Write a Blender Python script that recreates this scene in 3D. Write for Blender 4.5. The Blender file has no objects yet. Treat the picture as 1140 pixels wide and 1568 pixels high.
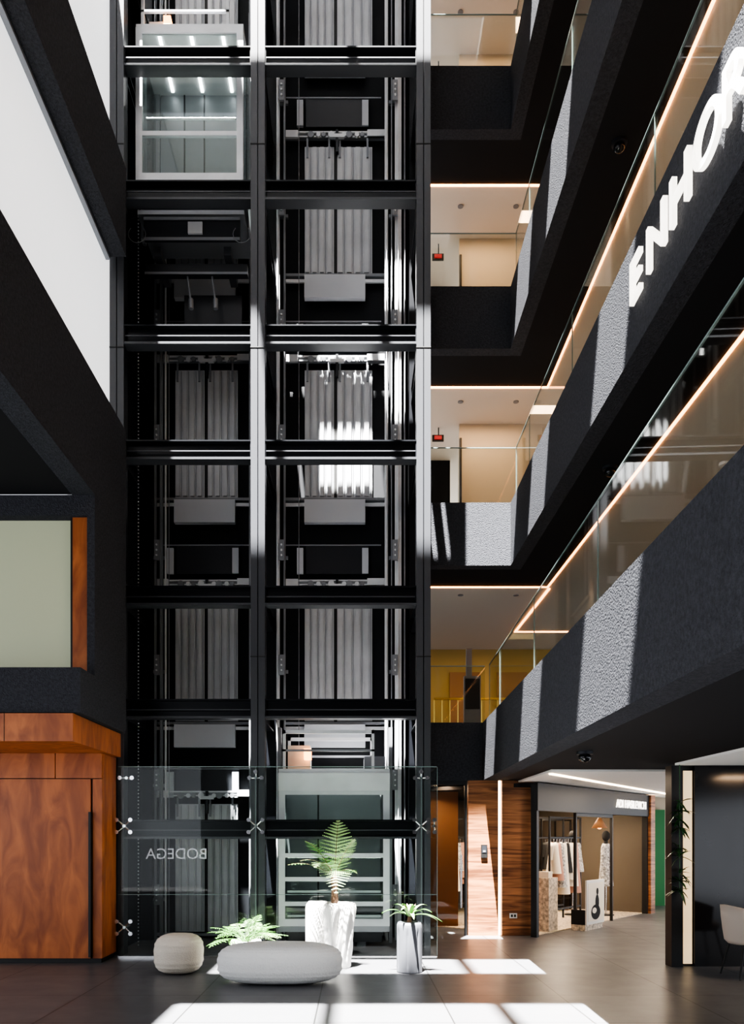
import bpy, math, random
from mathutils import Vector, Matrix, noise
random.seed(4)
D = bpy.data
# ---------------------------------------------------------------- materials
def newmat(name):
    m = D.materials.new(name); m.use_nodes = True
    nt = m.node_tree
    return m, nt, nt.nodes["Principled BSDF"]
def mat(name, col, rough=0.6, metal=0.0, emis=0.0, ecol=None, bump=0.0, bscale=40, var=0.0, vscale=4, dist=0.01, spec=0.5):
    m, nt, p = newmat(name)
    p.inputs["Base Color"].default_value = (*col, 1)
    p.inputs["Roughness"].default_value = rough
    p.inputs["Metallic"].default_value = metal
    p.inputs["Specular IOR Level"].default_value = spec
    if emis > 0:
        p.inputs["Emission Color"].default_value = (*(ecol or col), 1)
        p.inputs["Emission Strength"].default_value = emis
    tc = nt.nodes.new("ShaderNodeTexCoord")
    if bump > 0:
        n = nt.nodes.new("ShaderNodeTexNoise"); n.inputs["Scale"].default_value = bscale
        n.inputs["Detail"].default_value = 3
        b = nt.nodes.new("ShaderNodeBump"); b.inputs["Strength"].default_value = bump
        b.inputs["Distance"].default_value = dist
        nt.links.new(tc.outputs["Object"], n.inputs["Vector"])
        nt.links.new(n.outputs["Fac"], b.inputs["Height"])
        nt.links.new(b.outputs["Normal"], p.inputs["Normal"])
    if var > 0:
        n = nt.nodes.new("ShaderNodeTexNoise"); n.inputs["Scale"].default_value = vscale
        n.inputs["Detail"].default_value = 5
        r = nt.nodes.new("ShaderNodeValToRGB")
        r.color_ramp.elements[0].position = 0.3; r.color_ramp.elements[1].position = 0.7
        r.color_ramp.elements[0].color = (*[c*(1-var) for c in col], 1)
        r.color_ramp.elements[1].color = (*[min(1, c*(1+var)) for c in col], 1)
        nt.links.new(tc.outputs["Object"], n.inputs["Vector"])
        nt.links.new(n.outputs["Fac"], r.inputs["Fac"])
        nt.links.new(r.outputs["Color"], p.inputs["Base Color"])
    return m
def woodmat(name, c1, c2, scale=(1, 1, 1), rough=0.4):
    m, nt, p = newmat(name)
    tc = nt.nodes.new("ShaderNodeTexCoord"); mp = nt.nodes.new("ShaderNodeMapping")
    mp.inputs["Scale"].default_value = scale
    n = nt.nodes.new("ShaderNodeTexNoise"); n.inputs["Scale"].default_value = 2.2
    n.inputs["Detail"].default_value = 8; n.inputs["Distortion"].default_value = 1.2
    r = nt.nodes.new("ShaderNodeValToRGB")
    r.color_ramp.elements[0].position = 0.35; r.color_ramp.elements[0].color = (*c1, 1)
    r.color_ramp.elements[1].position = 0.65; r.color_ramp.elements[1].color = (*c2, 1)
    nt.links.new(tc.outputs["Object"], mp.inputs["Vector"]); nt.links.new(mp.outputs["Vector"], n.inputs["Vector"])
    nt.links.new(n.outputs["Fac"], r.inputs["Fac"]); nt.links.new(r.outputs["Color"], p.inputs["Base Color"])
    p.inputs["Roughness"].default_value = rough
    return m
def glassmat(name, tint=(0.9, 0.95, 0.93), refl=0.45):
    # thin sheet: each of the two faces of a pane reflects by Fresnel (same from either side)
    m = D.materials.new(name); m.use_nodes = True; nt = m.node_tree; nt.nodes.clear()
    o = nt.nodes.new("ShaderNodeOutputMaterial"); mx = nt.nodes.new("ShaderNodeMixShader")
    t = nt.nodes.new("ShaderNodeBsdfTransparent"); g = nt.nodes.new("ShaderNodeBsdfGlossy")
    t.inputs["Color"].default_value = (*tint, 1); g.inputs["Roughness"].default_value = 0.02
    f = nt.nodes.new("ShaderNodeFresnel"); ge = nt.nodes.new("ShaderNodeNewGeometry")
    mr = nt.nodes.new("ShaderNodeMapRange"); mr.inputs[3].default_value = 1.5; mr.inputs[4].default_value = 1/1.5
    nt.links.new(ge.outputs["Backfacing"], mr.inputs[0]); nt.links.new(mr.outputs[0], f.inputs["IOR"])
    mu = nt.nodes.new("ShaderNodeMath"); mu.operation = 'MULTIPLY'; mu.inputs[1].default_value = refl; mu.use_clamp = True
    nt.links.new(f.outputs[0], mu.inputs[0]); nt.links.new(mu.outputs[0], mx.inputs[0])
    nt.links.new(t.outputs[0], mx.inputs[1]); nt.links.new(g.outputs[0], mx.inputs[2])
    nt.links.new(mx.outputs[0], o.inputs[0])
    return m
def tilemat():
    m, nt, p = newmat("floor_tile")
    tc = nt.nodes.new("ShaderNodeTexCoord"); mp = nt.nodes.new("ShaderNodeMapping")
    mp.inputs["Location"].default_value = (0.35, 0.2, 0)
    br = nt.nodes.new("ShaderNodeTexBrick"); br.offset = 0.0
    br.inputs["Scale"].default_value = 1.0
    br.inputs["Brick Width"].default_value = 1.2; br.inputs["Row Height"].default_value = 1.2
    br.inputs["Mortar Size"].default_value = 0.007; br.inputs["Mortar Smooth"].default_value = 0
    br.inputs["Color1"].default_value = (0.115, 0.117, 0.125, 1); br.inputs["Color2"].default_value = (0.135, 0.136, 0.142, 1)
    br.inputs["Mortar"].default_value = (0.035, 0.035, 0.035, 1)
    n = nt.nodes.new("ShaderNodeTexNoise"); n.inputs["Scale"].default_value = 3; n.inputs["Detail"].default_value = 6
    mr = nt.nodes.new("ShaderNodeMapRange"); mr.inputs[3].default_value = 0.28; mr.inputs[4].default_value = 0.45
    nt.links.new(tc.outputs["Object"], mp.inputs["Vector"]); nt.links.new(mp.outputs["Vector"], br.inputs["Vector"])
    nt.links.new(tc.outputs["Object"], n.inputs["Vector"]); nt.links.new(n.outputs["Fac"], mr.inputs[0])
    nt.links.new(mr.outputs[0], p.inputs["Roughness"])
    nt.links.new(br.outputs["Color"], p.inputs["Base Color"])
    return m
M = {}
M['stucco'] = mat("charcoal_stucco", (0.062, 0.064, 0.072), 0.9, bump=1.0, bscale=60, dist=0.025, var=0.2, vscale=30, spec=0.12)
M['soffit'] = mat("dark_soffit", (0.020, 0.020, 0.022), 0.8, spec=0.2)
M['white'] = mat("white_plaster_daylight_glow", (0.88, 0.89, 0.90), 0.7, emis=0.85, ecol=(.95, .97, 1))  # plain white wall; the emission stands in for daylight falling on it
M['cream'] = mat("cream_plaster", (0.62, 0.54, 0.42), 0.7)
M['ceilw'] = mat("ceiling_plaster", (0.72, 0.64, 0.55), 0.8)
M['ceilg'] = mat("ceiling_plaster_white", (0.85, 0.83, 0.80), 0.8)
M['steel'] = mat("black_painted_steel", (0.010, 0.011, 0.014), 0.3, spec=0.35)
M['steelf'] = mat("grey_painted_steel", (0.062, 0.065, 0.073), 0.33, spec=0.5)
M['shaft'] = mat("shaft_black", (0.008, 0.009, 0.012), 0.6, spec=.3)
M['shaft2'] = mat("shaft_dark_panel", (0.024, 0.026, 0.032), 0.4)
M['galv'] = mat("galvanised_steel", (0.70, 0.71, 0.73), 0.42, metal=0.2, var=0.08, vscale=3)
M['door'] = mat("landing_door_steel", (0.54, 0.55, 0.57), 0.42, metal=0.2, var=0.08, vscale=3)
M['galvd'] = mat("galvanised_steel_dull", (0.26, 0.27, 0.29), 0.45, metal=0.3)
M['apron'] = mat("zinc_plate", (0.56, 0.58, 0.62), 0.5, metal=0.1)
M['chrome'] = mat("brushed_stainless", (0.75, 0.75, 0.75), 0.2, metal=1.0)
M['glass'] = glassmat("clear_glass", (0.98, 0.99, 0.985))
M['glassg'] = glassmat("green_glass", (0.96, 0.98, 0.97), .4)
M['glassc'] = glassmat("cab_glass", (0.90, 0.935, 0.92), .8)
M['glassb'] = glassmat("balustrade_glass", (0.93, 0.945, 0.92), .6)
M['edge'] = mat("glass_edge", (0.20, 0.26, 0.25), 0.2)
M['led'] = mat("led_warm", (1, 0.6, 0.35), 0.5, emis=10, ecol=(1.0, 0.42, 0.16))
M['ledw'] = mat("led_white", (1, 0.85, 0.7), 0.5, emis=8, ecol=(1.0, 0.72, 0.45))
M['glow'] = mat("lit_parchment_panel", (0.8, 0.65, 0.45), 0.5, emis=0.7, ecol=(1.0, 0.72, 0.40))
M['ledc'] = mat("led_neutral", (1, 1, 1), 0.5, emis=7, ecol=(0.97, 1.0, 1.0))
M['letter'] = mat("lit_letter_face", (0.9, 0.9, 0.9), 0.5, emis=2.2, ecol=(1, .93, .82))
M['wood'] = woodmat("red_wood", (0.27, 0.072, 0.020), (0.50, 0.16, 0.046), (2.0, 2.0, 0.6), 0.45)
M['woods'] = woodmat("striped_wood", (0.14, 0.05, 0.02), (0.46, 0.20, 0.085), (0.5, 0.5, 7), 0.45)
M['frost'] = mat("frosted_glass", (0.44, 0.46, 0.33), 0.35, emis=0.10, ecol=(0.8, 0.85, 0.55))
M['black'] = mat("matt_black", (0.01, 0.01, 0.01), 0.5)
M['gloss'] = mat("black_marble", (0.012, 0.012, 0.013), 0.12, var=0.4, vscale=2)
M['yellow'] = mat("ochre_wall", (0.40, 0.28, 0.10), 0.6)
M['brass'] = mat("brass", (0.7, 0.5, 0.15), 0.3, metal=.8)
M['brown'] = mat("brown_wall", (0.30, 0.15, 0.07), 0.6)
M['greige'] = mat("shop_greige_wall", (0.12, 0.10, 0.08), 0.6)
M['tile'] = tilemat()
M['boucle'] = mat("beige_knit", (0.66, 0.60, 0.51), 0.95, bump=0.8, bscale=60, dist=0.01)
M['felt'] = mat("grey_knit", (0.68, 0.68, 0.66), 0.95, bump=0.8, bscale=50, dist=0.01)
M['pot'] = mat("white_ceramic", (0.72, 0.71, 0.68), 0.6)
M['potg'] = mat("grey_ceramic", (0.12, 0.125, 0.14), 0.45)
M['leaf'] = mat("fern_leaf", (0.08, 0.21, 0.04), 0.5, var=0.35, vscale=9)
M['leafl'] = mat("fern_leaf_light", (0.27, 0.40, 0.17), 0.5, var=0.3, vscale=9)
M['leafd'] = mat("dark_leaf", (0.03, 0.09, 0.03), 0.4, var=0.3, vscale=9)
M['trunk'] = mat("fern_trunk", (0.12, 0.07, 0.04), 0.9, bump=1, bscale=60)
M['orange'] = mat("indicator_lamp", (1, 0.4, 0.1), 0.4, emis=6, ecol=(1, 0.4, 0.12))
M['exit'] = mat("exit_sign_red", (0.35, 0.02, 0.02), 0.4, emis=.3, ecol=(1, 0.1, 0.1))
M['green'] = mat("green_door", (0.02, 0.16, 0.05), 0.5, emis=0.03)
M['c1'] = mat("cloth_cream", (0.78, 0.72, 0.62), 0.9)
M['c2'] = mat("cloth_rose", (0.50, 0.28, 0.22), 0.9)
M['c3'] = mat("cloth_black", (0.02, 0.02, 0.022), 0.9)
M['c4'] = mat("cloth_grey", (0.40, 0.40, 0.40), 0.9, var=0.8, vscale=25)
M['terr'] = mat("terrazzo", (0.62, 0.52, 0.4), 0.5, var=0.5, vscale=22)
M['cloth'] = mat("chair_fabric", (0.55, 0.47, 0.40), 0.85)

# ---------------------------------------------------------------- mesh builder
class B:
    def __init__(s): s.v = []; s.f = []; s.m = []; s.sm = []; s.mats = []
    def mi(s, k):
        if k not in s.mats: s.mats.append(k)
        return s.mats.index(k)
    def add(s, vs, fs, k, smooth=False):
        o = len(s.v); s.v += [tuple(v) for v in vs]; i = s.mi(k)
        for f in fs:
            s.f.append([a+o for a in f]); s.m.append(i); s.sm.append(smooth)
    def box(s, x0, x1, y0, y1, z0, z1, k):
        if x0 > x1: x0, x1 = x1, x0
        if y0 > y1: y0, y1 = y1, y0
        if z0 > z1: z0, z1 = z1, z0
        vs = [(x, y, z) for z in (z0, z1) for y in (y0, y1) for x in (x0, x1)]
        s.add(vs, [(0, 2, 3, 1), (4, 5, 7, 6), (0, 1, 5, 4), (2, 6, 7, 3), (0, 4, 6, 2), (1, 3, 7, 5)], k)
    def prism(s, poly, z0, z1, k):
        n = len(poly)
        a = sum(poly[i][0]*poly[(i+1) % n][1]-poly[(i+1) % n][0]*poly[i][1] for i in range(n))
        if a < 0: poly = poly[::-1]
        vs = [(x, y, z0) for x, y in poly]+[(x, y, z1) for x, y in poly]
        fs = [tuple(range(n))[::-1], tuple(range(n, 2*n))]+[(i, (i+1) % n, (i+1) % n+n, i+n) for i in range(n)]
        s.add(vs, fs, k)
    def cyl(s, p0, p1, r, k, seg=12, r2=None, smooth=True):
        p0 = Vector(p0); p1 = Vector(p1); r2 = r if r2 is None else r2
        d = (p1-p0).normalized()
        u = d.cross(Vector((0, 0, 1)) if abs(d.z) < .9 else Vector((1, 0, 0))).normalized(); w = d.cross(u)
        vs = []
        for p, rr in ((p0, r), (p1, r2)):
            for i in range(seg):
                a = 2*math.pi*i/seg; vs.append(p+u*rr*math.cos(a)+w*rr*math.sin(a))
        fs = [(i, (i+1) % seg, (i+1) % seg+seg, i+seg) for i in range(seg)]
        s.add(vs, fs, k, smooth)
        s.add(vs, [tuple(range(seg))[::-1], tuple(range(seg, 2*seg))], k)
    def tube(s, pts, r, k, seg=8):
        for a, b in zip(pts[:-1], pts[1:]): s.cyl(a, b, r, k, seg)
    def lathe(s, prof, cx, cy, k, seg=48, rf=None, sx=1, sy=1):
        vs = []
        for r, z in prof:
            for i in range(seg):
                a = 2*math.pi*i/seg; q = r*(rf(a, z) if rf else 1)
                vs.append((cx+q*math.cos(a)*sx, cy+q*math.sin(a)*sy, z))
        fs = []
        for j in range(len(prof)-1):
            for i in range(seg):
                fs.append((j*seg+i, j*seg+(i+1) % seg, (j+1)*seg+(i+1) % seg, (j+1)*seg+i))
        fs.append(tuple(range(seg))[::-1]); n = (len(prof)-1)*seg; fs.append(tuple(range(n, n+seg)))
        s.add(vs, fs, k, True)
    def sphere(s, c, r, k, seg=16, rings=10, sc=(1, 1, 1)):
        vs = []; fs = []
        for j in range(rings+1):
            t = math.pi*j/rings
            for i in range(seg):
                a = 2*math.pi*i/seg
                vs.append((c[0]+r*sc[0]*math.sin(t)*math.cos(a), c[1]+r*sc[1]*math.sin(t)*math.sin(a), c[2]-r*sc[2]*math.cos(t)))
        for j in range(rings):
            for i in range(seg):
                fs.append((j*seg+i, j*seg+(i+1) % seg, (j+1)*seg+(i+1) % seg, (j+1)*seg+i))
        s.add(vs, fs, k, True)
    def build(s, name, mx=None, bevel=0):
        me = D.meshes.new(name); me.from_pydata(s.v, [], s.f); 
        for k in s.mats: me.materials.append(M[k])
        me.polygons.foreach_set("material_index", s.m); me.polygons.foreach_set("use_smooth", s.sm)
        me.update()
        o = D.objects.new(name, me); bpy.context.scene.collection.objects.link(o)
        if mx is not None: o.matrix_world = mx
        if bevel:
            b = o.modifiers.new("bevel", 'BEVEL'); b.width = bevel; b.segments = 2; b.limit_method = 'ANGLE'
        return o
def empty(name):
    o = D.objects.new(name, None); bpy.context.scene.collection.objects.link(o); return o
def par(c, p):
    c.parent = p
YN = -4.0   # near end of the atrium
# ---------------------------------------------------------------- floor and roof
b = B(); b.box(-9, 9, YN, 20, -0.2, 0, 'tile'); b.build("floor")
b = B(); XL = -4.8
for y0, y1 in ((-6, -2.6), (-1.6, .5), (2.0, 3.65), (4.8, 6.85), (7.95, 8.95)):
    b.box(XL, 2.6, y0, y1, 18, 18.3, 'ceilg')
b.box(XL, 2.6, 10.05, 12.0, 18, 18.3, 'ceilg'); b.box(XL, 2.6, 12.8, 20, 18, 18.3, 'ceilg'); b.box(1.1, 2.6, 12.0, 12.8, 18, 18.3, 'ceilg')
b.box(-9, XL, -6, 20, 18, 18.3, 'ceilg'); b.box(2.6, 9, -6, 20, 18, 18.3, 'ceilg')
for x in (-2.35, -.75): b.box(x-.07, x+.07, -6, 10.05, 18.3, 18.4, 'steel')
b.build("ceiling")
b = B(); b.box(-4.8, 5.6, -4.25, -4.02, 0, 18, 'shaft2'); b.build("light_block_wall")  # unseen wall added behind the camera to cut ambient light and glass reflections
# ---------------------------------------------------------------- right balconies
FB = [2.49, 5.94, 9.42, 12.94, 16.44]; FT = [3.42, 6.95, 10.42, 13.96, 17.46]
def fx1(y): return 1.81+(y-3.8)*0.0258
for n in range(5):
    b = B(); c_ = B(); zb, zt = FB[n], FT[n]
    if n == 0:
        b.prism([(fx1(YN), YN), (fx1(YN)+.25, YN), (fx1(13.1)+.25, 13.1), (fx1(13.1), 13.1)], zb, zt, 'stucco')
        b.box(1.1, fx1(13.1), 13.1, 13.35, zb, zt, 'stucco')
        c_.prism([(fx1(YN)+.25, YN), (5.6, YN), (5.6, 13.1), (fx1(13.1)+.25, 13.1)], zb, zt-.15, 'soffit')
        c_.box(-3.4, 9, 13.35, 20, zb+.03, zt-.15, 'soffit')
        c_.box(5.6, 9, YN, 13.35, zb, zt-.15, 'soffit')
    else:
        b.box(2.5, 2.7, YN, 13.3, zb, zt, 'stucco')
        b.box(1.1, 2.5, 13.1, 13.3, zb, zt, 'stucco')
        c_.box(2.7, 3.34, YN, 14.2, zb, zt-.12, 'soffit')
        c_.box(1.1, 2.7, 13.3, 14.2, zb, zt-.12, 'soffit')
        c_.box(3.37, 9, YN, 20, zb, zt-.12, 'ceilw')
        c_.box(-3.4, 3.37, 14.24, 20, zb, zt-.12, 'ceilw')
        c_.box(3.34, 3.37, YN, 14.24, zb-.016, zb+.02, 'led')
        c_.box(1.1, 3.34, 14.2, 14.24, zb-.016, zb+.02, 'led')
        if n == 1:
            c_.box(3.38, 3.42, 14.3, 17.3, zb-.02, zb-.001, 'led'); c_.box(3.38, 4.6, 17.3, 17.35, zb-.02, zb-.001, 'led')
        for yy in (5.5, 9.5): c_.cyl((4.3, yy, zb), (4.3, yy, zb-.03), .06, 'ceilg', 16)
        for xx in (1.9, 2.9): c_.cyl((xx, 14.7, zb), (xx, 14.7, zb-.012), .05, 'galvd', 16)
    b.build("balcony"); c_.build("ceiling_slab")
    # glass balustrade
    if n < 4:
        g = B(); h = zt+.92
        if n == 0:
            ys = [YN, -1.5, 1.2, 4.0, 6.7, 9.4, 12.0, 13.1]
            for a, c in zip(ys[:-1], ys[1:]):
                c2 = c-.015
                g.prism([(fx1(a)+.10, a), (fx1(a)+.112, a), (fx1(c2)+.112, c2), (fx1(c2)+.10, c2)], zt, h, 'glassb')
                g.box(fx1(c)+.10, fx1(c)+.112, c-.015, c-.010, zt, h, 'edge')
            g.prism([(fx1(YN)+.1, YN), (fx1(YN)+.112, YN), (fx1(13.1)+.112, 13.1), (fx1(13.1)+.1, 13.1)], h, h+.012, 'edge')
            g.box(1.15, 2.1, 13.2, 13.212, zt, h, 'glassb'); g.box(1.15, 2.1, 13.198, 13.214, h, h+.012, 'edge')
        else:
            ys = [YN, -1, 1.7, 4.4, 7.1, 9.8, 12.2, 13.2]
            for a, c in zip(ys[:-1], ys[1:]):
                g.box(2.6, 2.612, a, c-.015, zt, h, 'glassb'); g.box(2.6, 2.612, c-.015, c-.008, zt, h, 'edge')
            g.box(2.598, 2.614, YN, 13.2, h, h+.012, 'edge')
            g.box(1.15, 2.6, 13.2, 13.212, zt, h, 'glassb'); g.box(1.15, 2.6, 13.198, 13.214, h, h+.012, 'edge')
        g.build("glass_balustrade")
# interior walls behind balconies
for n in range(4):
    b = B(); zf = FT[n]-.14
    b.box(5.6, 5.8, YN, 14, zf, FB[n+1], 'cream')
    for y0 in (2.5, 6.2, 10.0):
        b.box(5.56, 5.6, y0, y0+1.0, zf, zf+2.1, 'wood' if n == 0 else 'black')
        b.box(5.55, 5.6, y0+1.5, y0+2.6, zf+.9, zf+2.1, 'ceilg')
    b.build("wall_right")
b = B()
for n in (1, 2, 3):
    z0 = FT[n]-.12; z1 = FB[n+1]
    b.box(1.98, 9, 15.5, 15.7, z0, z1, 'cream')
    b.box(1.0, 1.98, 17.0, 17.1, z0, z1, 'soffit')
    b.box(1.98, 2.02, 15.44, 15.5, z0, z0+2.3, 'black')
b.box(-3.4, 9, 19, 19.2, 3.27, 5.94, 'yellow')
for x in (2.2, 3.3, 4.4): b.box(x, x+.7, 18.95, 19, 3.27, 5.4, 'brown')
b.box(1.5, 9, 18.9, 19.2, 0, 2.5, 'cream')
b.build("wall_back")
for n in (1, 2, 3):
    b = B(); z0 = FT[n]-.12
    b.box(1.52, 1.66, 15.6, 15.63, z0+2.36, z0+2.42, 'exit'); b.box(1.48, 1.70, 15.63, 15.66, z0+2.33, z0+2.45, 'black'); b.cyl((1.6, 15.64, z0+2.45), (1.6, 15.64, FB[n+1]), .01, 'black')
    b.build("exit_sign")
# brass screen and lobby fittings on first level
b = B()
for i in range(14):
    x = 1.6+i*.16; b.cyl((x, 16.5, 3.27), (x, 16.5, 4.35), .012, 'brass', 6)
b.box(1.6, 3.75, 16.48, 16.52, 4.35, 4.39, 'brass')
b.build("stair_railing")
b = B()
b.box(1.98, 2.28, 14.8, 14.9, 3.30, 4.5, 'galvd'); b.box(2.02, 2.12, 14.8, 14.88, 4.5, 5.0, 'galvd'); b.box(2.0, 2.26, 14.79, 14.8, 3.9, 4.45, 'shaft2')
b.build("information_kiosk")
# ---------------------------------------------------------------- sign letters
e = empty("wall_sign_letters")
yy = 7.27
for ch, adv in zip("ENHORA", (.41, .50, .45, .46, .42, .42)):
    c = D.curves.new("letter", 'FONT'); c.body = ch; c.size = .53; c.extrude = .02; c.offset = 0.002
    o = D.objects.new("letter_"+ch.lower(), c); bpy.context.scene.collection.objects.link(o)
    o.matrix_world = Matrix(((0, 0, -1, 2.45), (-1.12, 0, 0, yy), (0, 1, 0, 6.29), (0, 0, 0, 1)))
    c.materials.append(M['letter']); par(o, e); yy -= adv
# ---------------------------------------------------------------- left side
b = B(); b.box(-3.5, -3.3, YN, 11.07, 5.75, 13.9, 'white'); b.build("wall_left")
b = B(); b.box(-4.9, -3.3, YN, 12.9, 13.9, 14.0, 'ceilg'); b.box(-5.0, -4.8, YN, 12.9, 14.0, 18, 'ceilg'); b.build("wall_left_upper")
for z0, z1 in ((5.57, 6.95), (9.26, 10.43)):
    b = B()
    b.box(-3.298, -3.03, YN, 10.8, z0+.002, z1, 'stucco')
    if z0 < 6: b.box(-9, -3.3, YN, 9.5, z0+.002, z0+.15, 'soffit')
    else: b.box(-3.298, -3.24, YN, 10.8, z0-.04, z0, 'galvd')
    b.build("balcony")
b = B()
# block with window recess
b.box(-9, -3.03, 9.8, 10.8, 2.96, 5.57, 'stucco')
b.box(-3.12, -3.03, 9.5, 9.8, 3.46, 5.57, 'stucco')
b.box(-9, -3.12, 9.5, 9.8, 5.33, 5.57, 'stucco')
b.box(-9, -3.03, 9.0, 9.8, 2.96, 3.46, 'stucco')
b.build("wall_left_end")
b = B()
b.box(-3.31, -3.12, 9.56, 9.8, 3.46, 5.33, 'wood')
b.box(-9, -3.34, 9.66, 9.7, 3.46, 5.33, 'frost'); b.box(-3.34, -3.31, 9.58, 9.7, 3.46, 5.33, 'black')
b.box(-4.37, -4.345, 9.62, 9.66, 3.46, 5.33, 'black')
b.build("window_1")
b = B()
b.box(-9, -3.1, 8.97, 10.8, 2.64, 2.95, 'wood')
b.box(-9, -3.2, 10.3, 10.86, 0.0, 2.64, 'black')
gp = .010
b.box(-3.86, -3.855, 8.965, 8.97, 2.64, 2.95, 'black')
xs = [-8.0, -5.8, -4.55, -3.77, -3.18]
for a, c in zip(xs[:-1], xs[1:]): b.box(a+gp/2, c-gp/2, 10.26, 10.3, 2.325, 2.64, 'wood')
for a, c in ((-8, -5.0), (-5.0, -3.32)): b.box(a+gp/2, c-gp/2, 10.26, 10.3, 0.06, 2.315, 'wood')
b.box(-3.30, -3.18, 10.26, 10.3, 0.06, 2.315, 'wood')
b.box(-3.2, -3.18, 10.3, 10.86, .06, 2.64, 'wood')
b.box(-3.335, -3.305, 10.2, 10.26, .08, 1.9, 'black')
b.build("wood_entrance_cabin", bevel=.002)
# ---------------------------------------------------------------- elevator tower steel frame
CX = [-3.20, -1.305, 0.92]; BZ = [1.69, 3.31, 4.83, 6.79, 8.34, 10.28, 12.08, 13.8, 15.6, 17.3]
b = B()
for x in CX:
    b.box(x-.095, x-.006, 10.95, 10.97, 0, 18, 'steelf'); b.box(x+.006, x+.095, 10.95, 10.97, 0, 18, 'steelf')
    b.box(x-.095, x-.083, 10.97, 11.15, 0, 18, 'steel'); b.box(x+.083, x+.095, 10.97, 11.15, 0, 18, 'steel')
    b.box(x-.083, x+.083, 10.985, 11.0, 0, 18, 'black')
    b.box(x-.083, x+.083, 11.14, 11.15, 0, 18, 'steel')
    for z in (4.0, 8.15, 10.88, 15): b.box(x-.098, x+.098, 10.944, 10.95, z, z+.012, 'black')
    b.box(x-.09, x+.09, 12.5, 12.7, 0, 18, 'steel')
    for z in BZ:
        b.box(x-.06, x+.06, 11.15, 12.5, z+.1, z+.12, 'steel'); b.box(x-.06, x+.06, 11.15, 12.5, z-.12, z-.1, 'steel')
        b.box(x-.006, x+.006, 11.15, 12.5, z-.1, z+.1, 'steel')
for x0, x1 in ((-3.105, -1.40), (-1.21, .825)):
    for z in BZ:
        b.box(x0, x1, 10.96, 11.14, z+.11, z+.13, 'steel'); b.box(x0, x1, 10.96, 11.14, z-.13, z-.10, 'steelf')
        b.box(x0, x1, 11.04, 11.06, z-.105, z+.11, 'steel')
        b.box(x0, x1, 10.975, 10.985, z-.02, z-.005, 'steelf')
        for xe in (x0, x1-.012): b.box(xe, xe+.012, 10.97, 11.04, z-.1, z+.11, 'steel')
b.build("elevator_shaft_frame")
# shaft back wall
b = B()
b.box(-3.35, 1.1, 12.86, 13.08, 0, 18, 'shaft')
b.build("wall_shaft")
b = B(); b.box(-3.35, -3.3, 11.1, 12.86, 0, 13.9, 'shaft'); b.build("wall_shaft_side")
# guide rails, brackets, cables
b = B()
for x, w, k in ((-3.06, .03, 'galvd'), (-2.97, .05, 'galvd'), (-2.90, .012, 'galv'), (-1.60, .05, 'galvd'), (-1.50, .03, 'galvd'),
                (-1.18, .05, 'galv'), (-1.08, .03, 'galvd'), (.48, .05, 'galv'), (.56, .02, 'galvd'), (.66, .10, 'galv'), (.76, .02, 'galvd')):
    b.box(x-w/2, x+w/2, 12.5, 12.54, 0, 18, k); b.box(x-.006, x+.006, 12.46, 12.5, 0, 18, k)
for x in (-3.02, -1.12, .61):
    z = .6
    while z < 17.5:
        b.box(x-.09, x+.09, 12.54, 12.58, z, z+.05, 'galvd')
        b.box(x-.04, x+.04, 12.42, 12.45, z-.05, z+.26, 'galvd')
        for q in (0, .08, .16): b.cyl((x, 12.42, z+q+.02), (x, 12.40, z+q+.02), .014, 'galv', 8)
        z += 1.75
for x in (-2.85, -.86): b.cyl((x, 12.5, 0), (x, 12.5, 18), .006, 'galvd', 6)
z = 0.05
while z < 13:
    b.sphere((-3.08, 11.6, z), .011, 'galv', 6, 4); z += .05
b.build("elevator_guide_rail")
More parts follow.
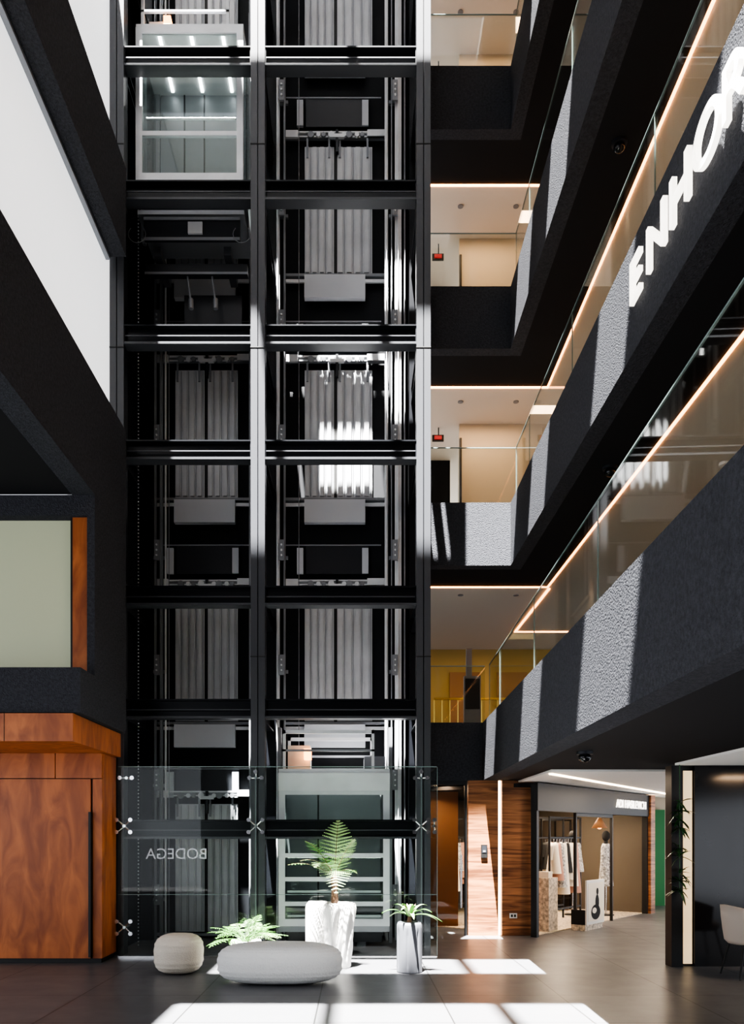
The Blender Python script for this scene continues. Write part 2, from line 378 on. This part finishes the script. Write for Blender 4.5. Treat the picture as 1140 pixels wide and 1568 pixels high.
# landing doors for both bays and every level
def landing(x0, zf, ground=False):
    b = B(); y = 12.80
    for a, w in ((x0, .46), (x0+.51, .55 if x0 > -1.5 else .47)):
        b.box(a, a+w, y, y+.04, zf, zf+2.0, 'door')
        n = 4
        for i in range(n):
            xa = a+i*w/n
            b.box(xa+.012, xa+w/n*.62, y-.03, y, zf+.02, zf+1.98, 'door')
            b.box(xa+w/n*.8, xa+w/n*.86, y-.012, y, zf+.02, zf+1.98, 'galvd')
        b.box(a+.03, a+.06, y-.05, y-.03, zf+1.8, zf+2.1, 'galvd'); b.box(a+w-.09, a+w-.06, y-.05, y-.03, zf+1.8, zf+2.1, 'galvd')
    b.box(x0+.46, x0+.51, y+.0, y+.02, zf, zf+2.0, 'black')
    L, R = x0-.32, x0+1.28
    b.box(L, R, y-.03, y+.03, zf+2.12, zf+2.21, 'galvd'); b.box(L, R, y-.06, y-.03, zf+2.18, zf+2.2, 'galv')
    b.box(L, R, y-.05, y-.03, zf+2.12, zf+2.135, 'galv')
    b.box(L, L+.22, y-.07, y-.03, zf+2.10, zf+2.21, 'galv'); b.box(R-.3, R, y-.07, y-.03, zf+2.12, zf+2.22, 'galv')
    for i in range(9):
        xx = x0+.1+i*.1+(.02 if i % 2 else 0); r = .035 if i % 3 else .05
        b.cyl((xx, y-.09, zf+2.13), (xx, y-.05, zf+2.13), r, 'galv' if i % 2 else 'galvd', 12)
    b.box(x0+.4, x0+.62, y-.11, y-.06, zf+2.07, zf+2.12, 'galv'); b.box(x0+.49, x0+.53, y-.1, y-.04, zf+1.85, zf+2.2, 'shaft2')
    b.box(L, R, y-.06, y+.03, zf-.06, zf-.02, 'galvd')
    if not ground:
        b.box(x0+.0, x0+.95, y-.10, y, zf-.42, zf-.07, 'apron')
        b.box(x0+.0, x0+.95, y-.10, y, zf-.07, zf-.065, 'galv')
        b.box(L, x0, y-.03, y, zf-.14, zf-.09, 'galv'); b.box(x0+.95, R, y-.03, y, zf-.14, zf-.09, 'galv')
        b.box(x0+.02, x0+1.0, y-.02, y+.02, zf-1.2, zf-.75, 'shaft2'); b.box(x0-.3, x0+1.2, y-.03, y-.02, zf-.76, zf-.74, 'galvd')
        for xx in (x0-.12, x0+.9): b.box(xx, xx+.1, y-.05, y, zf-1.2, zf-.8, 'apron')
    b.build("elevator_landing_door")
for zf in (0.10, 3.4, 6.9, 10.4, 13.9):
    for x0 in (-2.82, -.79): landing(x0, zf, zf < 1)
# ---------------------------------------------------------------- elevator cabs
def cab(xL, xR, zb, lower):
    b = B(); y0, y1 = 11.3, 12.38; H = 2.12; t = .09
    for x in (xL, xR-t):
        b.box(x, x+t, y0, y0+.05, zb, zb+H, 'galv'); b.box(x, x+t, y1-.05, y1, zb, zb+H, 'galvd')
    rails = (0, .62, 1.55, H-.08) if not lower else (0, .28, .62, .95, 1.82, H-.08)
    for i, z in enumerate(rails): b.box(xL+t, xR-t, y0, y0+.05, zb+z, zb+z+(.10 if i in (0,) else .06), 'galv')
    if lower:
        b.box(xL, xR, y0-.03, y0, zb+H-.25, zb+H, 'galv')
        b.box(xL+.1, xR-.1, y0+.9, y0+.92, zb+.1, zb+1.9, 'galvd')
        b.box(xL+.5, xL+.52, y0+.89, y0+.9, zb+.1, zb+1.9, 'black')
        for i in range(4): b.box(xL+.12, xR-.12, y0+.06, y0+.08, zb+.12+i*.17, zb+.15+i*.17, 'galv')
    b.box(xL+t, xR-t, y0+.02, y0+.03, zb+.1, zb+H-.08, 'glassc')
    for x in (xL+.02, xR-.03): b.box(x, x+.01, y0+.05, y1-.05, zb+.1, zb+H-.08, 'glassc')
    b.box(xL, xR, y0, y1, zb-.08, zb, 'galvd')
    b.box(xL, xR, y0+.02, y1, zb+H, zb+H+.06, 'galv')
    b.box(xL+.1, xR-.1, y1-.03, y1-.02, zb, zb+H, 'galvd')
    b.box(xL+.45, xL+.47, y1-.04, y1-.03, zb, zb+H, 'shaft2'); b.box(xL+.75, xL+.77, y1-.04, y1-.03, zb, zb+H, 'shaft2')
    for i in range(3):
        xx = xL+.3+i*(xR-xL-.6)/2; b.box(xx-.02, xx+.02, y0+.1, y1-.1, zb+H-.02, zb+H, 'ledc')
    b.cyl((xL+.12, y0+.12, zb+.95), (xR-.12, y0+.12, zb+.95), .018, 'chrome', 10)
    # roof rail
    zt = zb+H+.06
    for x in (xL+.05, xR-.25):
        for yq in (y0+.1, y1-.1): b.box(x, x+.04, yq, yq+.04, zt, zt+.55, 'galv')
    for yq in (y0+.1, y1-.1):
        b.box(xL+.05, xR-.21, yq, yq+.04, zt+.5, zt+.55, 'galv'); b.box(xL+.05, xR-.21, yq, yq+.03, zt+.25, zt+.28, 'galvd')
    # roof gear
    b.box(xL+.1, xL+.42, y0+.35, y0+.7, zt, zt+.36, 'pot'); b.box(xL+.34, xL+.44, y0+.2, y0+.34, zt+.15, zt+.3, 'orange')
    b.box(xR-.35, xR-.05, y0+.3, y0+.9, zt, zt+.2, 'galvd')
    # guide shoes / uprights
    for x in (xL-.06, xR+.01): b.box(x, x+.05, 11.8, 11.95, zb-.45 if not lower else .05, zb+H+.7, 'galvd')
    if lower:
        b.box(xL+.1, xR-.1, y0+.1, y1-.1, .12, zb-.08, 'shaft2')
        for xx in (xL+.4, xR-.4): b.cyl((xx, 11.8, 0), (xx, 11.8, .12), .08, 'galvd', 16)
    else:
        b.box(xL+.0, xR, y0+.1, y1-.1, zb-.40, zb-.34, 'galvd'); b.box(xL+.1, xR-.05, y0+.05, y0+.12, zb-.78, zb-.48, 'shaft2')
        b.box(xL+.1, xR-.05, y0+.04, y0+.05, zb-.52, zb-.48, 'galvd'); b.box(xL+.1, xR-.05, y0+.04, y0+.05, zb-.80, zb-.76, 'galvd')
        b.box(xL+.72, xL+.92, y0+.02, y0+.05, zb-.72, zb-.56, 'galv')
        b.box(xL+.2, xL+.3, y0+.2, y1-.2, zb-.9, zb-.78, 'steelf'); b.box(xR-.3, xR-.2, y0+.2, y1-.2, zb-.9, zb-.78, 'steelf')
        b.box(xL+.05, xR+.02, y0+.3, y0+.4, zb-1.1, zb-.95, 'shaft2'); b.box(xL+.05, xR+.02, y0+.29, y0+.3, zb-1.1, zb-1.07, 'galvd')
        for xx in (xL+.65, xL+1.0):
            b.cyl((xx, y0+.35, zb-1.1), (xx+.05, y0+.35, zb-1.5), .015, 'galvd', 8); b.cyl((xx+.05, y0+.35, zb-1.42), (xx+.05, y0+.35, zb-1.56), .035, 'galvd', 10)
        b.box(xL+.55, xR-.1, y0+.6, y0+.62, zb-1.7, zb-1.2, 'shaft2')
        for x in (xL+.02, xR-.02):
            b.tube([(x+.12*math.sin(a), y0, zb-.75-.12*math.cos(a)) for a in [i*math.pi/8 for i in range(-6, 7)]], .006, 'galvd', 5)
    b.build("elevator_cab")
cab(-3.04, -1.55, 10.68, False)
cab(-1.06, .48, .35, True)
# ---------------------------------------------------------------- ground-level glass screen
b = B(); y = 10.68
for x0, x1 in ((-3.10, -1.31), (-1.295, .86), (.875, 1.07)): b.box(x0, x1, y, y+.012, .02, 2.5, 'glassg')
b.box(1.07, 1.082, y+.012, 12.84, .02, 2.5, 'glassg')
for x in (-1.303, .867, 1.076): b.box(x-.003, x+.003, y, y+.012, .02, 2.5, 'edge')
b.box(-3.10, 1.07, y-.002, y+.014, 2.5, 2.51, 'edge'); b.box(-3.1, 1.07, y-.02, y+.03, 0, .03, 'chrome')
b.box(-3.10, 1.07, y-.001, y+.013, .83, .836, 'edge')
def spider(x, z, arms):
    b.cyl((x, y+.02, z), (x, y+.26, z), .02, 'chrome', 10)
    for dx, dz in arms:
        b.cyl((x, y+.05, z), (x+dx, y+.02, z+dz), .012, 'chrome', 8, .009)
        b.cyl((x+dx, y-.012, z+dz), (x+dx, y+.02, z+dz), .027, 'chrome', 14)
X4 = ((-.09, .08), (.09, .08), (-.09, -.08), (.09, -.08)); X3 = ((-.08, 0), (.08, 0), (0, .08), )
spider(-1.303, 2.36, X3); spider(.867, 2.36, X3)
for x in (-3.03, -1.303, .867): spider(x, 1.73, X4)
spider(1.04, 1.73, ((-.0, .08), (0, -.08))); spider(-3.0, 2.36, X3[:2]); spider(-3.03, .4, X4)
scr = b.build("glass_screen")
c = D.curves.new("sign", 'FONT'); c.body = "BODEGA"; c.size = .2; c.extrude = .001  # mirrored decal that paints a sign's reflection onto the glass
o = D.objects.new("reflected_sign_decal", c); bpy.context.scene.collection.objects.link(o)
o.matrix_world = Matrix(((-1, 0, 0, -1.93), (0, 0, -1, 10.675), (0, 1, 0, 1.3), (0, 0, 0, 1))); c.materials.append(M['apron']); par(o, scr)
# ---------------------------------------------------------------- ground right: glass door, wood wall
b = B()
b.box(1.12, 1.16, 13.1, 13.16, 0, 2.49, 'black'); b.box(1.76, 1.80, 13.1, 13.16, 0, 2.49, 'black'); b.box(1.16, 1.76, 13.1, 13.16, 2.42, 2.49, 'black')
b.box(1.16, 1.76, 13.12, 13.132, .02, 2.42, 'glass')
b.cyl((1.70, 13.05, .45), (1.70, 13.05, 1.3), .015, 'chrome', 10)
for z in (.55, 1.2): b.cyl((1.70, 13.05, z), (1.70, 13.12, z), .01, 'chrome', 8)
b.build("door_1")
b = B(); b.box(.9, 1.82, 14.4, 14.5, 0, 2.5, 'brown'); b.box(.9, 1.2, 14.36, 14.4, 0, 2.1, 'cream'); b.build("wall_passage")
b = B()
b.box(1.82, 2.30, 13.1, 13.35, 0, 2.49, 'woods'); b.box(2.36, 2.86, 13.1, 13.35, 0, 2.49, 'woods'); b.box(2.30, 2.36, 13.2, 13.35, 0, 2.49, 'black')
b.box(2.31, 2.35, 13.16, 13.2, 0, 2.49, 'ledw')
b.build("wall_wood_panel")
b = B(); b.box(2.02, 2.12, 13.07, 13.1, 1.25, 1.46, 'black'); b.box(2.035, 2.105, 13.065, 13.07, 1.33, 1.44, 'shaft2'); b.box(2.05, 2.09, 13.063, 13.066, 1.34, 1.37, 'galvd'); b.build("intercom_panel")
b = B(); b.box(2.48, 2.6, 13.085, 13.1, .28, .36, 'pot'); b.box(2.5, 2.53, 13.08, 13.085, .3, .34, 'black'); b.box(2.55, 2.58, 13.08, 13.085, .3, .34, 'black'); b.build("wall_socket")
# ceilings under level one
b = B()
b.prism([(2.62, 10.9), (4.25, 10.9), (7.5, 12.5), (7.5, 18.9), (2.62, 14.0)], 2.46, 2.488, 'ceilg')
b.box(3.9, 9, 6.9, 9.95, 2.46, 2.488, 'ceilg')
b.box(3.9, 9, 6.82, 6.9, 2.40, 2.488, 'black')
b.prism([(2.66, 11.2), (2.70, 11.17), (6.5, 16.75), (6.46, 16.8)], 2.44, 2.46, 'ledw')
b.build("ceiling_ground")
# ---------------------------------------------------------------- shop on the oblique front
SM = Matrix.Translation((2.86, 12.85, 0)) @ Matrix.Rotation(math.atan2(4, 3.2), 4, 'Z')
b = B()
b.box(0, 5.1, -.02, .1, 2.0, 2.44, 'black'); b.box(0, .08, 0, .1, 0, 2.0, 'black'); b.box(5.02, 5.1, 0, .1, 0, 2.0, 'black')
for u in (1.55, 3.2): b.box(u, u+.04, .02, .07, 0, 2.0, 'black')
b.box(1.55, 3.24, .02, .07, 1.94, 2.0, 'black')
b.box(5.1, 5.35, -.06, .1, 0, 2.44, 'woods'); b.box(5.35, 5.40, -.04, .1, 0, 2.44, 'ledw')
shop = b.build("shopfront_frame", SM)
b = B(); b.box(-.3, 6.5, 3.6, 3.7, 0, 2.44, 'greige'); b.build("wall_shop_back", SM)
b = B(); b.box(5.1, 5.2, .1, 3.6, 0, 2.44, 'greige'); b.build("wall_shop_side", SM)
b = B(); b.box(0, 5.1, .1, 3.6, 2.38, 2.44, 'soffit'); b.build("ceiling_shop", SM)
b = B(); b.box(.3, 5.1, .1, 3.6, 0, .012, 'terr'); b.build("floor_shop", SM)
c = D.curves.new("sign", 'FONT'); c.body = "ADI HASILEVICH"; c.size = .22; c.extrude = .01
o = D.objects.new("shop_sign_text", c); bpy.context.scene.collection.objects.link(o); c.materials.append(M['letter'])
o.matrix_world = SM @ Matrix(((1, 0, 0, 3.25), (0, 0, -1, -.04), (0, 1, 0, 2.14), (0, 0, 0, 1)))
o.parent = shop; o.matrix_parent_inverse = shop.matrix_world.inverted()
def garment(b, u, v, z, w, L, k):
    n = 10; vs = []
    prof = [(0, .10), (.04, .5), (.10, .62), (.3, .55), (.6, .62), (1, .8)]
    for t, q in prof:
        for i in range(n):
            a = 2*math.pi*i/n
            vs.append((u+q*w*math.cos(a)*(1+.06*math.sin(i*3+t*5)), v+.07*math.sin(a)*(1+t), z-L*t))
    fs = [(j*n+i, j*n+(i+1) % n, (j+1)*n+(i+1) % n, (j+1)*n+i) for j in range(len(prof)-1) for i in range(n)]
    b.add(vs, fs, k, True)
    for s_ in (-1, 1): b.cyl((u+s_*w*.5, v, z-L*.1), (u+s_*w*.75, v, z-L*.55), .05, k, 8, .035)
    b.tube([(u, v, z-.02), (u, v, z+.06), (u+.03, v, z+.09)], .005, 'chrome', 5)
def rack(u0, u1, v, n, ks, zr=1.55):
    b = B()
    for u in (u0, u1):
        for q in (0, .35): b.box(u, u+.03, v+q, v+q+.03, .012, 1.95, 'black')
    for z in (.25, zr, 1.92): b.box(u0, u1+.03, v, v+.03, z, z+.03, 'black'); b.box(u0, u1+.03, v+.35, v+.38, z, z+.03, 'black')
    for i in range(n): garment(b, u0+.2+i*(u1-u0-.35)/(n-1), v+.02, zr-.08, .18, .55+.13*((i*5) % 4), ks[i % len(ks)])
    b.build("clothes_rack", SM)
rack(1.75, 3.1, .6, 9, ('c1', 'c2', 'c4', 'c1', 'c3', 'c1'))
rack(.7, 2.4, 2.6, 12, ('c2', 'c3', 'c1', 'c4', 'c2'))
rack(2.9, 4.8, 2.6, 12, ('c1', 'c4', 'c3', 'c2'))
rack(3.5, 4.9, 1.6, 9, ('c3', 'c1', 'c2', 'c4'))
def form(u, v, k, zb=0.012):
    b = B(); b.cyl((u, v, .012), (u, v, .03), .16, 'black', 20); b.cyl((u, v, .03), (u, v, .8), .012, 'chrome', 8)
    garment(b, u, v, 1.45, .27, .85, k); b.cyl((u, v, 1.42), (u, v, 1.5), .045, 'c3', 10); b.sphere((u, v, 1.6), .09, 'c3', 14, 10, (.78, .9, 1.2)); b.build("dress_form", SM)
form(4.1, .5, 'c4'); form(.75, .85, 'c3'); form(1.3, 1.4, 'c2'); form(3.75, 1.05, 'c1')
b = B(); b.box(.75, 1.1, .15, .5, 0.012, .9, 'terr'); b.box(.85, 1.0, .2, .4, .9, 1.0, 'c1'); b.build("display_plinth", SM, .005)
b2 = B()
b2.box(1.3, 2.05, -.28, -.25, .10, .85, 'pot'); b2.box(1.35, 2.0, -.285, -.28, .15, .8, 'c1')
b2.box(1.3, 2.05, -.25, 0, 0, .10, 'terr'); b2.box(1.3, 1.33, -.25, 0, .1, .35, 'black'); b2.box(2.02, 2.05, -.25, 0, .1, .35, 'black')
def disc(b, u, z, ru, rz, k, v=-.288):
    n = 24; b.add([(u+ru*math.cos(2*math.pi*i/n), v, z+rz*math.sin(2*math.pi*i/n)) for i in range(n)], [tuple(range(n))], k)
disc(b2, 1.66, .30, .20, .13, 'c3'); disc(b2, 1.72, .46, .08, .14, 'c3'); disc(b2, 1.73, .65, .05, .06, 'c3'); disc(b2, 1.60, .33, .09, .05, 'c1', -.29)
b2.build("poster_stand", SM)
b = B()
b.cyl((3.4, .35, 2.38), (3.4, .35, 1.95), .006, 'black', 6); b.lathe([(.03, 1.95), (.06, 1.9), (.15, 1.75), (.14, 1.75), (.05, 1.88)], 3.4, .35, 'brown', 20); b.sphere((3.4, .35, 1.78), .05, 'orange', 12, 8)
b.build("pendant_lamp", SM)
b = B(); b.box(6.35, 7.1, 18.7, 18.88, 0, 2.2, 'green'); b.cyl((6.45, 18.66, 1.0), (6.45, 18.66, 1.15), .015, 'chrome'); b.box(6.3, 6.35, 18.7, 18.88, 0, 2.25, 'black'); b.build("door_2")
# ---------------------------------------------------------------- right partition
b = B()
b.box(3.86, 4.0, 9.95, 10.15, 0, 2.46, 'black')
b.box(4.16, 9, 10.0, 10.12, 0, 2.46, 'gloss'); b.box(4.0, 4.16, 10.06, 10.12, 0, 2.46, 'black'); b.box(4.02, 4.14, 10.02, 10.06, .03, 2.4, 'glow')
b.build("wall_partition")
def frond(b, base, az, el, L, droop, pin, n, k, sub=0, blade=0, t0=.12, wf=.3):
    base = Vector(base); h = Vector((math.cos(az), math.sin(az), 0))
    def P(t): return base+h*(L*t*math.cos(el))+Vector((0, 0, L*t*math.sin(el)-droop*L*t*t))
    N = 10; 
    if blade:
        vs = []
        for i in range(N+1):
            t = i/N; p = P(t); tn = (P(t+.01)-P(t)).normalized(); sd = tn.cross(Vector((0, 0, 1))).normalized()
            w = blade*(math.sin(math.pi*(.12+.88*t))**.8 if t < 1 else 0)
            vs += [p-sd*w+Vector((0, 0, w*.4)), p, p+sd*w+Vector((0, 0, w*.4))]
        fs = []
        for i in range(N): o = i*3; fs += [(o, o+1, o+4, o+3), (o+1, o+2, o+5, o+4)]
        b.add(vs, fs, k, True); return
    for i in range(N): b.cyl(P(i/N), P((i+1)/N), .004*(1-.6*i/N), 'trunk' if sub else k, 5)
    for i in range(n):
        t = t0+(1-t0)*(i+.5)/n; p = P(t); tn = (P(t+.01)-P(t-.01)).normalized()
        sd = tn.cross(Vector((0, 0, 1)));
        sd = sd.normalized() if sd.length > 1e-4 else Vector((1, 0, 0))
        l = pin*math.sin(math.pi*min(1, (.25+.75*t)))**.8
        nr = sd.cross(tn)
        for s_ in (-1, 1):
            d = (sd*s_+tn*.3+nr*random.uniform(-.2, .05)).normalized(); w = tn*(wf*L*(1-t0)/n)
            if not sub:
                b.add([p, p+d*l*.5+w, p+d*l, p+d*l*.5-w*.8], [(0, 1, 2, 3)], k)
            else:
                sp = L*(1-t0)/n*wf
                b.add([p-tn*.002, p+d*l, p+tn*.002], [(0, 1, 2)], k)
                for j in range(sub):
                    q = (j+.5)/sub; pp = p+d*l*q; ll = sp*(1-q*.75)*1.15; ws = d*(l/sub*.3)
                    for s2 in (-1, 1):
                        e2 = (tn*s2+d*.35).normalized()
                        b.add([pp-ws, pp+e2*ll*.6-ws, pp+e2*ll, pp+e2*ll*.5+ws, pp+ws], [(0, 1, 2, 3, 4)], k)
def leafcluster(b, base, n, L, k):
    for i in range(n):
        a = random.uniform(0, 6.28); el = random.uniform(-.9, .9); l = L*random.uniform(.6, 1)
        frond(b, base, a, el, l, .3, .02, 1, k, 0, blade=.02)
b = B()
b.cyl((3.93, 9.88, 2.46), (3.93, 9.88, .9), .006, 'leafd', 6)
for z in (2.0, 1.9, 1.8, 1.7, 1.45, 1.35, 1.15, 1.05, .95): leafcluster(b, (3.93, 9.88, z), 9, .2, 'leafd')
b.build("hanging_vine")
# track light and dome cameras
b = B(); b.box(4.2, 6.5, 7.6, 7.63, 2.43, 2.46, 'black'); b.cyl((4.35, 7.6, 2.43), (4.35, 7.6, 2.36), .01, 'black'); b.cyl((4.35, 7.66, 2.39), (4.35, 7.5, 2.27), .04, 'black', 16); b.build("track_spotlight")
for x, y, z in ((2.42, 8.6, 2.489), (3.0, 9.6, 5.939), (2.98, 9.2, 9.419)):
    b = B(); b.cyl((x, y, z), (x, y, z-.03), .085, 'shaft2', 20); b.sphere((x, y, z-.06), .065, 'gloss', 16, 10, (1, 1, .85)); b.build("dome_camera")
# ---------------------------------------------------------------- furniture
def pebble(name, cx, cy, w, d, h, k, e=.55, ridge=.006, nr=28):
    b = B(); vs = []; fs = []; seg = 72; rings = 60
    def sp(c, p): return math.copysign(abs(c)**p, c)
    for j in range(rings+1):
        t = -math.pi/2+math.pi*j/rings
        for i in range(seg):
            a = 2*math.pi*i/seg
            rr = sp(math.cos(t), e); z = sp(math.sin(t), e)
            q = 1+ridge*math.sin(nr*t)
            vs.append((cx+w/2*rr*sp(math.cos(a), .8)*q, cy+d/2*rr*sp(math.sin(a), .8)*q, h/2+h/2*z))
    for j in range(rings):
        for i in range(seg): fs.append((j*seg+i, j*seg+(i+1) % seg, (j+1)*seg+(i+1) % seg, (j+1)*seg+i))
    b.add(vs, fs, k, True); return b.build(name)
pebble("ottoman", -2.06, 9.55, .56, .56, .46, 'boucle', .62, .012, 22)
pebble("upholstered_bench", -.82, 8.92, 1.36, .66, .44, 'felt', .6, .008, 30)
def crk(a, z):
    f = min(1, max(0, (z)/.3)); return 1+.10*math.sin(7*a+3*math.sin(z*5)+z*4)*f+.07*math.sin(13*a-9*z)*f
b = B()
pr = [(.13, 0), (.14, .02), (.14, .1)]+[(.14+.045*(i/12), .1+.62*i/12) for i in range(1, 13)]+[(.175, .77), (.145, .79), (.12, .76), (.0, .74)]
b.lathe(pr, -.19, 9.95, 'pot', 96, crk); b.build("sculptural_planter")
b = B(); b.lathe([(.15, 0), (.155, .02), (.155, .68), (.145, .74), (.11, .78), (.09, .77), (.0, .74)], -.47, 10.28, 'pot', 48); b.build("white_planter")
b = B(); b.lathe([(.03, .765), (.045, .8), (.035, .95), (.045, 1.08), (.02, 1.12)], -.25, 9.93, 'trunk', 14, lambda a, z: 1+.15*math.sin(5*a+z*40))
crown = (-.25, 9.93, 1.1)
for az, el, L, dr, pn, k in ((-1.5, .75, .66, .95, .21, 'leafl'), (-1.35, 1.32, .92, .22, .22, 'leafl'), (-.8, 1.1, .78, .30, .16, 'leafl'), (-2.5, 1.05, .85, .35, .17, 'leaf'),
                             (-2.75, .65, .75, .40, .16, 'leaf'), (-2.1, .9, .7, .6, .17, 'leafl'), (3.5, .9, .7, .5, .14, 'leafd'), (-.5, .8, .45, .6, .13, 'leaf'), (2.2, 1.0, .6, .6, .14, 'leafd')):
    frond(b, crown, az, el, L, dr, pn, 14, k, 9, wf=.32)
b.build("tree_fern")
b = B(); b.lathe([(.12, 0), (.17, .02), (.19, .30), (.18, .34), (.16, .33), (.0, .30)], -1.32, 9.9, 'pot', 40)
for i in range(46):
    az = random.uniform(0, 6.28); el = random.uniform(.35, 1.3)
    if abs(math.cos(az)) > .75 and el > .9: el -= .35
    frond(b, (-1.32+random.uniform(-.05, .05), 9.9, .32), az, el, random.uniform(.45, .62) if abs(math.cos(az)) < .8 else random.uniform(.45, .60), random.uniform(.25, .5), .12, 9, random.choice(['leaf', 'leafl', 'leaf', 'leaf']), 0, t0=.45, wf=.2)
b.build("potted_fern")
b = B()
def slit(a, z):
    if .06 < z < .5: return 1-.10*(max(0, math.cos(a*7))**8)
    return 1
b.lathe([(.145, 0), (.15, .01)]+[(.15, .02+i*.05) for i in range(11)]+[(.148, .56), (.135, .59), (.11, .58), (.0, .56)], .64, 9.6, 'potg', 112, slit)
b.build("grey_planter")
b = B(); b.cyl((.64, 9.6, .585), (.64, 9.6, .66), .03, 'trunk', 10, .02)
for i in range(15):
    az = i*2.4; el = .45+.07*(i % 13); frond(b, (.64, 9.6, .64), az, el, random.uniform(.34, .46), .55, 0, 0, random.choice(['leaf', 'leafl']), 0, blade=.026)
for i in range(4): frond(b, (.64, 9.6, .64), i*1.6+.3, 1.2, .22, .2, 0, 0, 'c2', 0, blade=.02)
b.build("bromeliad")
# chair
b = B(); cx, cy = 4.50, 9.25
n = 18; vs = []; fs = []
for j, (z, ex) in enumerate(((.42, .0), (.55, .02), (.68, .035), (.82, .045))):
    for rr in (0, .05):
        for i in range(n):
            a = math.radians(75+ i*210/(n-1)); r = .29+ex-rr
            vs.append((cx+r*math.cos(a), cy+r*math.sin(a), z-(.12*abs((i-(n-1)/2)/((n-1)/2))**2 if j == 3 else 0)))
for j in range(3):
    for i in range(n-1):
        o = j*2*n
        fs.append((o+i, o+i+1, o+2*n+i+1, o+2*n+i)); fs.append((o+n+i, o+2*n+n+i, o+2*n+n+i+1, o+n+i+1))
for i in range(n-1): o = 6*n; fs.append((o+i, o+i+1, o+n+i+1, o+n+i))
b.add(vs, fs, 'cloth', True)
b.lathe([(.0, .38), (.25, .38), (.28, .41), (.28, .45), (.25, .48), (.0, .485)], cx, cy, 'cloth', 32)
for sx, sy in ((-1, -1), (1, -1), (-1, 1), (1, 1)): b.cyl((cx+sx*.17, cy+sy*.17, .39), (cx+sx*.25, cy+sy*.24, 0), .014, 'black', 10, .009)
b.build("tub_chair")
# ---------------------------------------------------------------- lights
def area(name, loc, sx, sy, w, col, rot=(0, 0, 0)):
    l = D.lights.new(name, 'AREA'); l.shape = 'RECTANGLE'; l.size = sx; l.size_y = sy; l.energy = w; l.color = col
    o = D.objects.new(name, l); o.location = loc; o.rotation_euler = rot; bpy.context.scene.collection.objects.link(o)
warm = (1, .68, .42)
for n in (1, 2, 3, 4):
    z = FB[n]
    area("ceiling_lamp", (2.3, 14.9, z-.04), 1.6, .3, 20, warm)
    area("ceiling_lamp", (4.5, 9.5, z-.04), .3, 6, 40, (1, .78, .54))
    area("ceiling_lamp", (4.5, 2.5, z-.04), .3, 5, 35, (1, .78, .54))
area("ceiling_lamp", (2.6, 17.4, 5.85), 2.5, .5, 35, (1, .72, .35))
area("ceiling_lamp", (3.6, 11.6, 2.43), .3, .3, 30, (1, .8, .6)); area("ceiling_lamp", (5.5, 14.3, 2.43), .5, .5, 60, (1, .8, .6))
area("ceiling_lamp", (3.2, 14.8, 2.36), 1.5, .5, 100, (1, .78, .55)); area("ceiling_lamp", (4.2, 16.5, 2.36), .6, .6, 70, (1, .78, .55))
area("ceiling_lamp", (5.4, 8.4, 2.43), .5, .5, 30, warm); area("ceiling_lamp", (1.45, 13.8, 2.45), .3, .3, 14, warm)
s = D.lights.new("sun", 'SUN'); s.energy = 95; s.angle = .008; s.color = (1, .98, .95)
o = D.objects.new("sun", s); bpy.context.scene.collection.objects.link(o)
o.rotation_euler = Vector((.115, .32, -1)).to_track_quat('-Z', 'Y').to_euler()
w = D.worlds.new("sky"); bpy.context.scene.world = w; w.use_nodes = True
bg = w.node_tree.nodes["Background"]; bg.inputs[0].default_value = (.88, .92, 1, 1); bg.inputs[1].default_value = 2.6
vs_ = bpy.context.scene.view_settings
try: vs_.look = 'AgX - High Contrast'
except Exception: pass
# ---------------------------------------------------------------- camera
cd = D.cameras.new("camera"); cam = D.objects.new("camera", cd); bpy.context.scene.collection.objects.link(cam)
cam.location = (0, 0, 1.6); cam.rotation_euler = (math.pi/2, 0, 0)
cd.sensor_fit = 'VERTICAL'; cd.sensor_height = 36; cd.lens = 1250/1568*36
cd.shift_x = 26/1568; cd.shift_y = 496/1568; cd.clip_start = .05
bpy.context.scene.camera = cam
